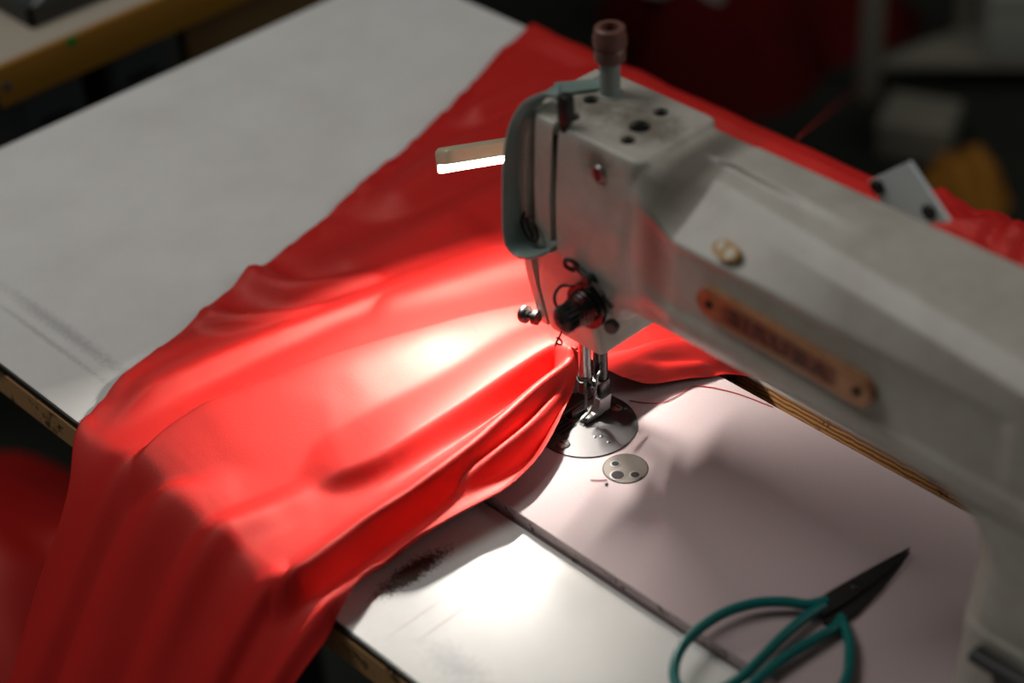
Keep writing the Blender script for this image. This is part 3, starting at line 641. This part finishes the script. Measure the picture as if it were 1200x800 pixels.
# grey drawer boxes hung below that table, seen through the gap
def drawer(loc, sx, sy, sz, label):
    t = thing('drawer_unit', label, 'drawer unit', loc)
    x, y, z = loc
    obj('carcass', box(B(), x-sx, x+sx, y-sy, y+sy, z, z+sz, 3), M['grey_metal'], t)
    d_ = obj('drawer', box(B(), x+sx, x+sx+3, y-sy+5, y+sy-5, z+6, z+sz-8, 1.5), M['grey_metal'], t)
    obj('pull', box(B(), x+sx+3, x+sx+9, y-16, y+16, z+sz*.55, z+sz*.55+6, 1.5), M['frame'], d_)
drawer((-850, 92, -262), 75, 36, 240, 'small blue-grey drawer unit hung under the mustard board, nearer the corner')
drawer((-850, 190, -252), 75, 34, 230, 'small blue-grey drawer unit hung under the mustard board, farther from the corner')
bm = B(); box(bm, -800, -782, 250, 560, -750, -22, 2)
tag(obj('brown_panel', bm, M['brown'], None), 'brown board standing under the far end of the side table', 'board')
# tray of metal bits on it
ty = thing('parts_tray', 'dark shallow tray of shiny metal parts on the tan side table', 'tray', (-790, 105, -8))
bm = B(); box(bm, -850, -722, 60, 240, -8, -5, 1)
for q_ in ((-850, -846, 60, 240), (-726, -722, 60, 240), (-850, -722, 60, 64), (-850, -722, 236, 240)): box(bm, *q_, -6, 10)
obj('tray_body', bm, M['tray'], ty)
for k in range(16):
    x_ = random.uniform(-838, -734); y_ = random.uniform(72, 226); a = random.uniform(0, 3.1)
    bm = cyl(B(), (x_-9*math.cos(a), y_-9*math.sin(a), -1.5), (x_+9*math.cos(a), y_+9*math.sin(a), 1.5+random.random()*4), 3.2)
    tag(obj('bobbin', bm, M['steel'], None), 'small shiny metal bobbin lying in the dark tray', 'bobbin', 'metal bobbins in the dark tray')

# ================================================================== behind, out of focus
def heap(name, label, cat, cx, cy, rx, ry, h, m_, seed, z0=-750, fold=1.0):
    n, k_ = 90, 46; bm = B(); rings = []
    for j in range(k_):
        r_ = j/(k_-1); ring = []
        for i in range(n):
            a = 2*math.pi*i/n; w = 1+.16*math.sin(3*a+seed)+.1*math.sin(5*a+2*seed)
            x_ = r_*rx*w*math.cos(a); y_ = r_*ry*w*math.sin(a)
            z_ = h*(1-r_**2.2)+fold*(1-r_**4)*(.16*h*float(vnoise(np.array([x_]), np.array([y_]), rx*.16, seed)[0])*3)
            ring.append(bm.verts.new((cx+x_, cy+y_, z0+max(1.0 if r_ < 1 else 0, z_))))
        rings.append(ring)
    for a, b in zip(rings[1:], rings[2:]):
        for i in range(n): bm.faces.new((a[i], a[(i+1) % n], b[(i+1) % n], b[i]))
    bm.faces.new(rings[1]); bm.faces.new(rings[-1])
    return tag(obj(name, bm, m_, None, 60), label, cat)
heap('cloth_pile', 'dark red cloth pile on the floor behind the sewing table, out of focus', 'cloth pile', -1140, 1510, 215, 260, 130, M['dull_red'], 5)
heap('cloth_scrap', 'pale grey cloth scrap lying on the dark red pile', 'cloth scrap', -1200, 1430, 80, 60, 26, M['carton'], 8, -634)
heap('cloth_heap', 'red cloth heap on the floor below the front edge of the sewing table', 'cloth pile', -930, -10, 250, 200, 110, M['satin'], 11)
# rack with post, shelves and boxes
rk = thing('steel_rack', 'olive grey steel rack standing on the floor behind the machine', 'rack', (-700, 1640, -750))
for (x_, y_) in ((-880, 1500), (-480, 1850), (-840, 1690), (-440, 2040)):
    obj('post', box(B(), x_-13, x_+13, y_-13, y_+13, -750, 250, 2), M['rack'], rk)
ux = Vector((400, 350, 0)); uy = Vector((40, 190, 0)); p0 = Vector((-880, 1500, 0))
for z_ in (-690, -330, 60):
    bm = loft(B(), [[p0+Vector((0, 0, z_+dz)), p0+ux+Vector((0, 0, z_+dz)), p0+ux+uy+Vector((0, 0, z_+dz)), p0+uy+Vector((0, 0, z_+dz))] for dz in (-12, 0)])
    obj('shelf', bm, M['rack'], rk)
def carton(label, c_, sx, sy, sz, rot, m_):
    bm = box(B(), -sx, sx, -sy, sy, 0, sz, 4); bm.transform(Matrix.Rotation(rot, 4, 'Z')); bm.transform(Matrix.Translation(c_))
    t = thing('carton', label, 'box', c_); obj('body', bm, m_, t)
    bm = box(B(), -sx-2, sx+2, -sy-2, sy+2, sz-26, sz+2, 3); bm.transform(Matrix.Rotation(rot, 4, 'Z')); bm.transform(Matrix.Translation(c_)); obj('lid', bm, m_, t)
carton('pale grey carton on the lowest shelf of the rack', (-700, 1735, -690), 120, 60, 110, .72, M['carton'])
carton('brown carton at the far end of the lowest shelf of the rack', (-520, 1890, -690), 70, 60, 150, .72, M['brown'])
heap('amber_bundle', 'amber yellow cloth bundle on the floor in front of the rack', 'cloth bundle', -610, 1370, 70, 62, 70, M['amber'], 15)
carton('squat grey box on the floor left of the amber bundle', (-735, 1430, -750), 50, 45, 60, .4, M['rack'])
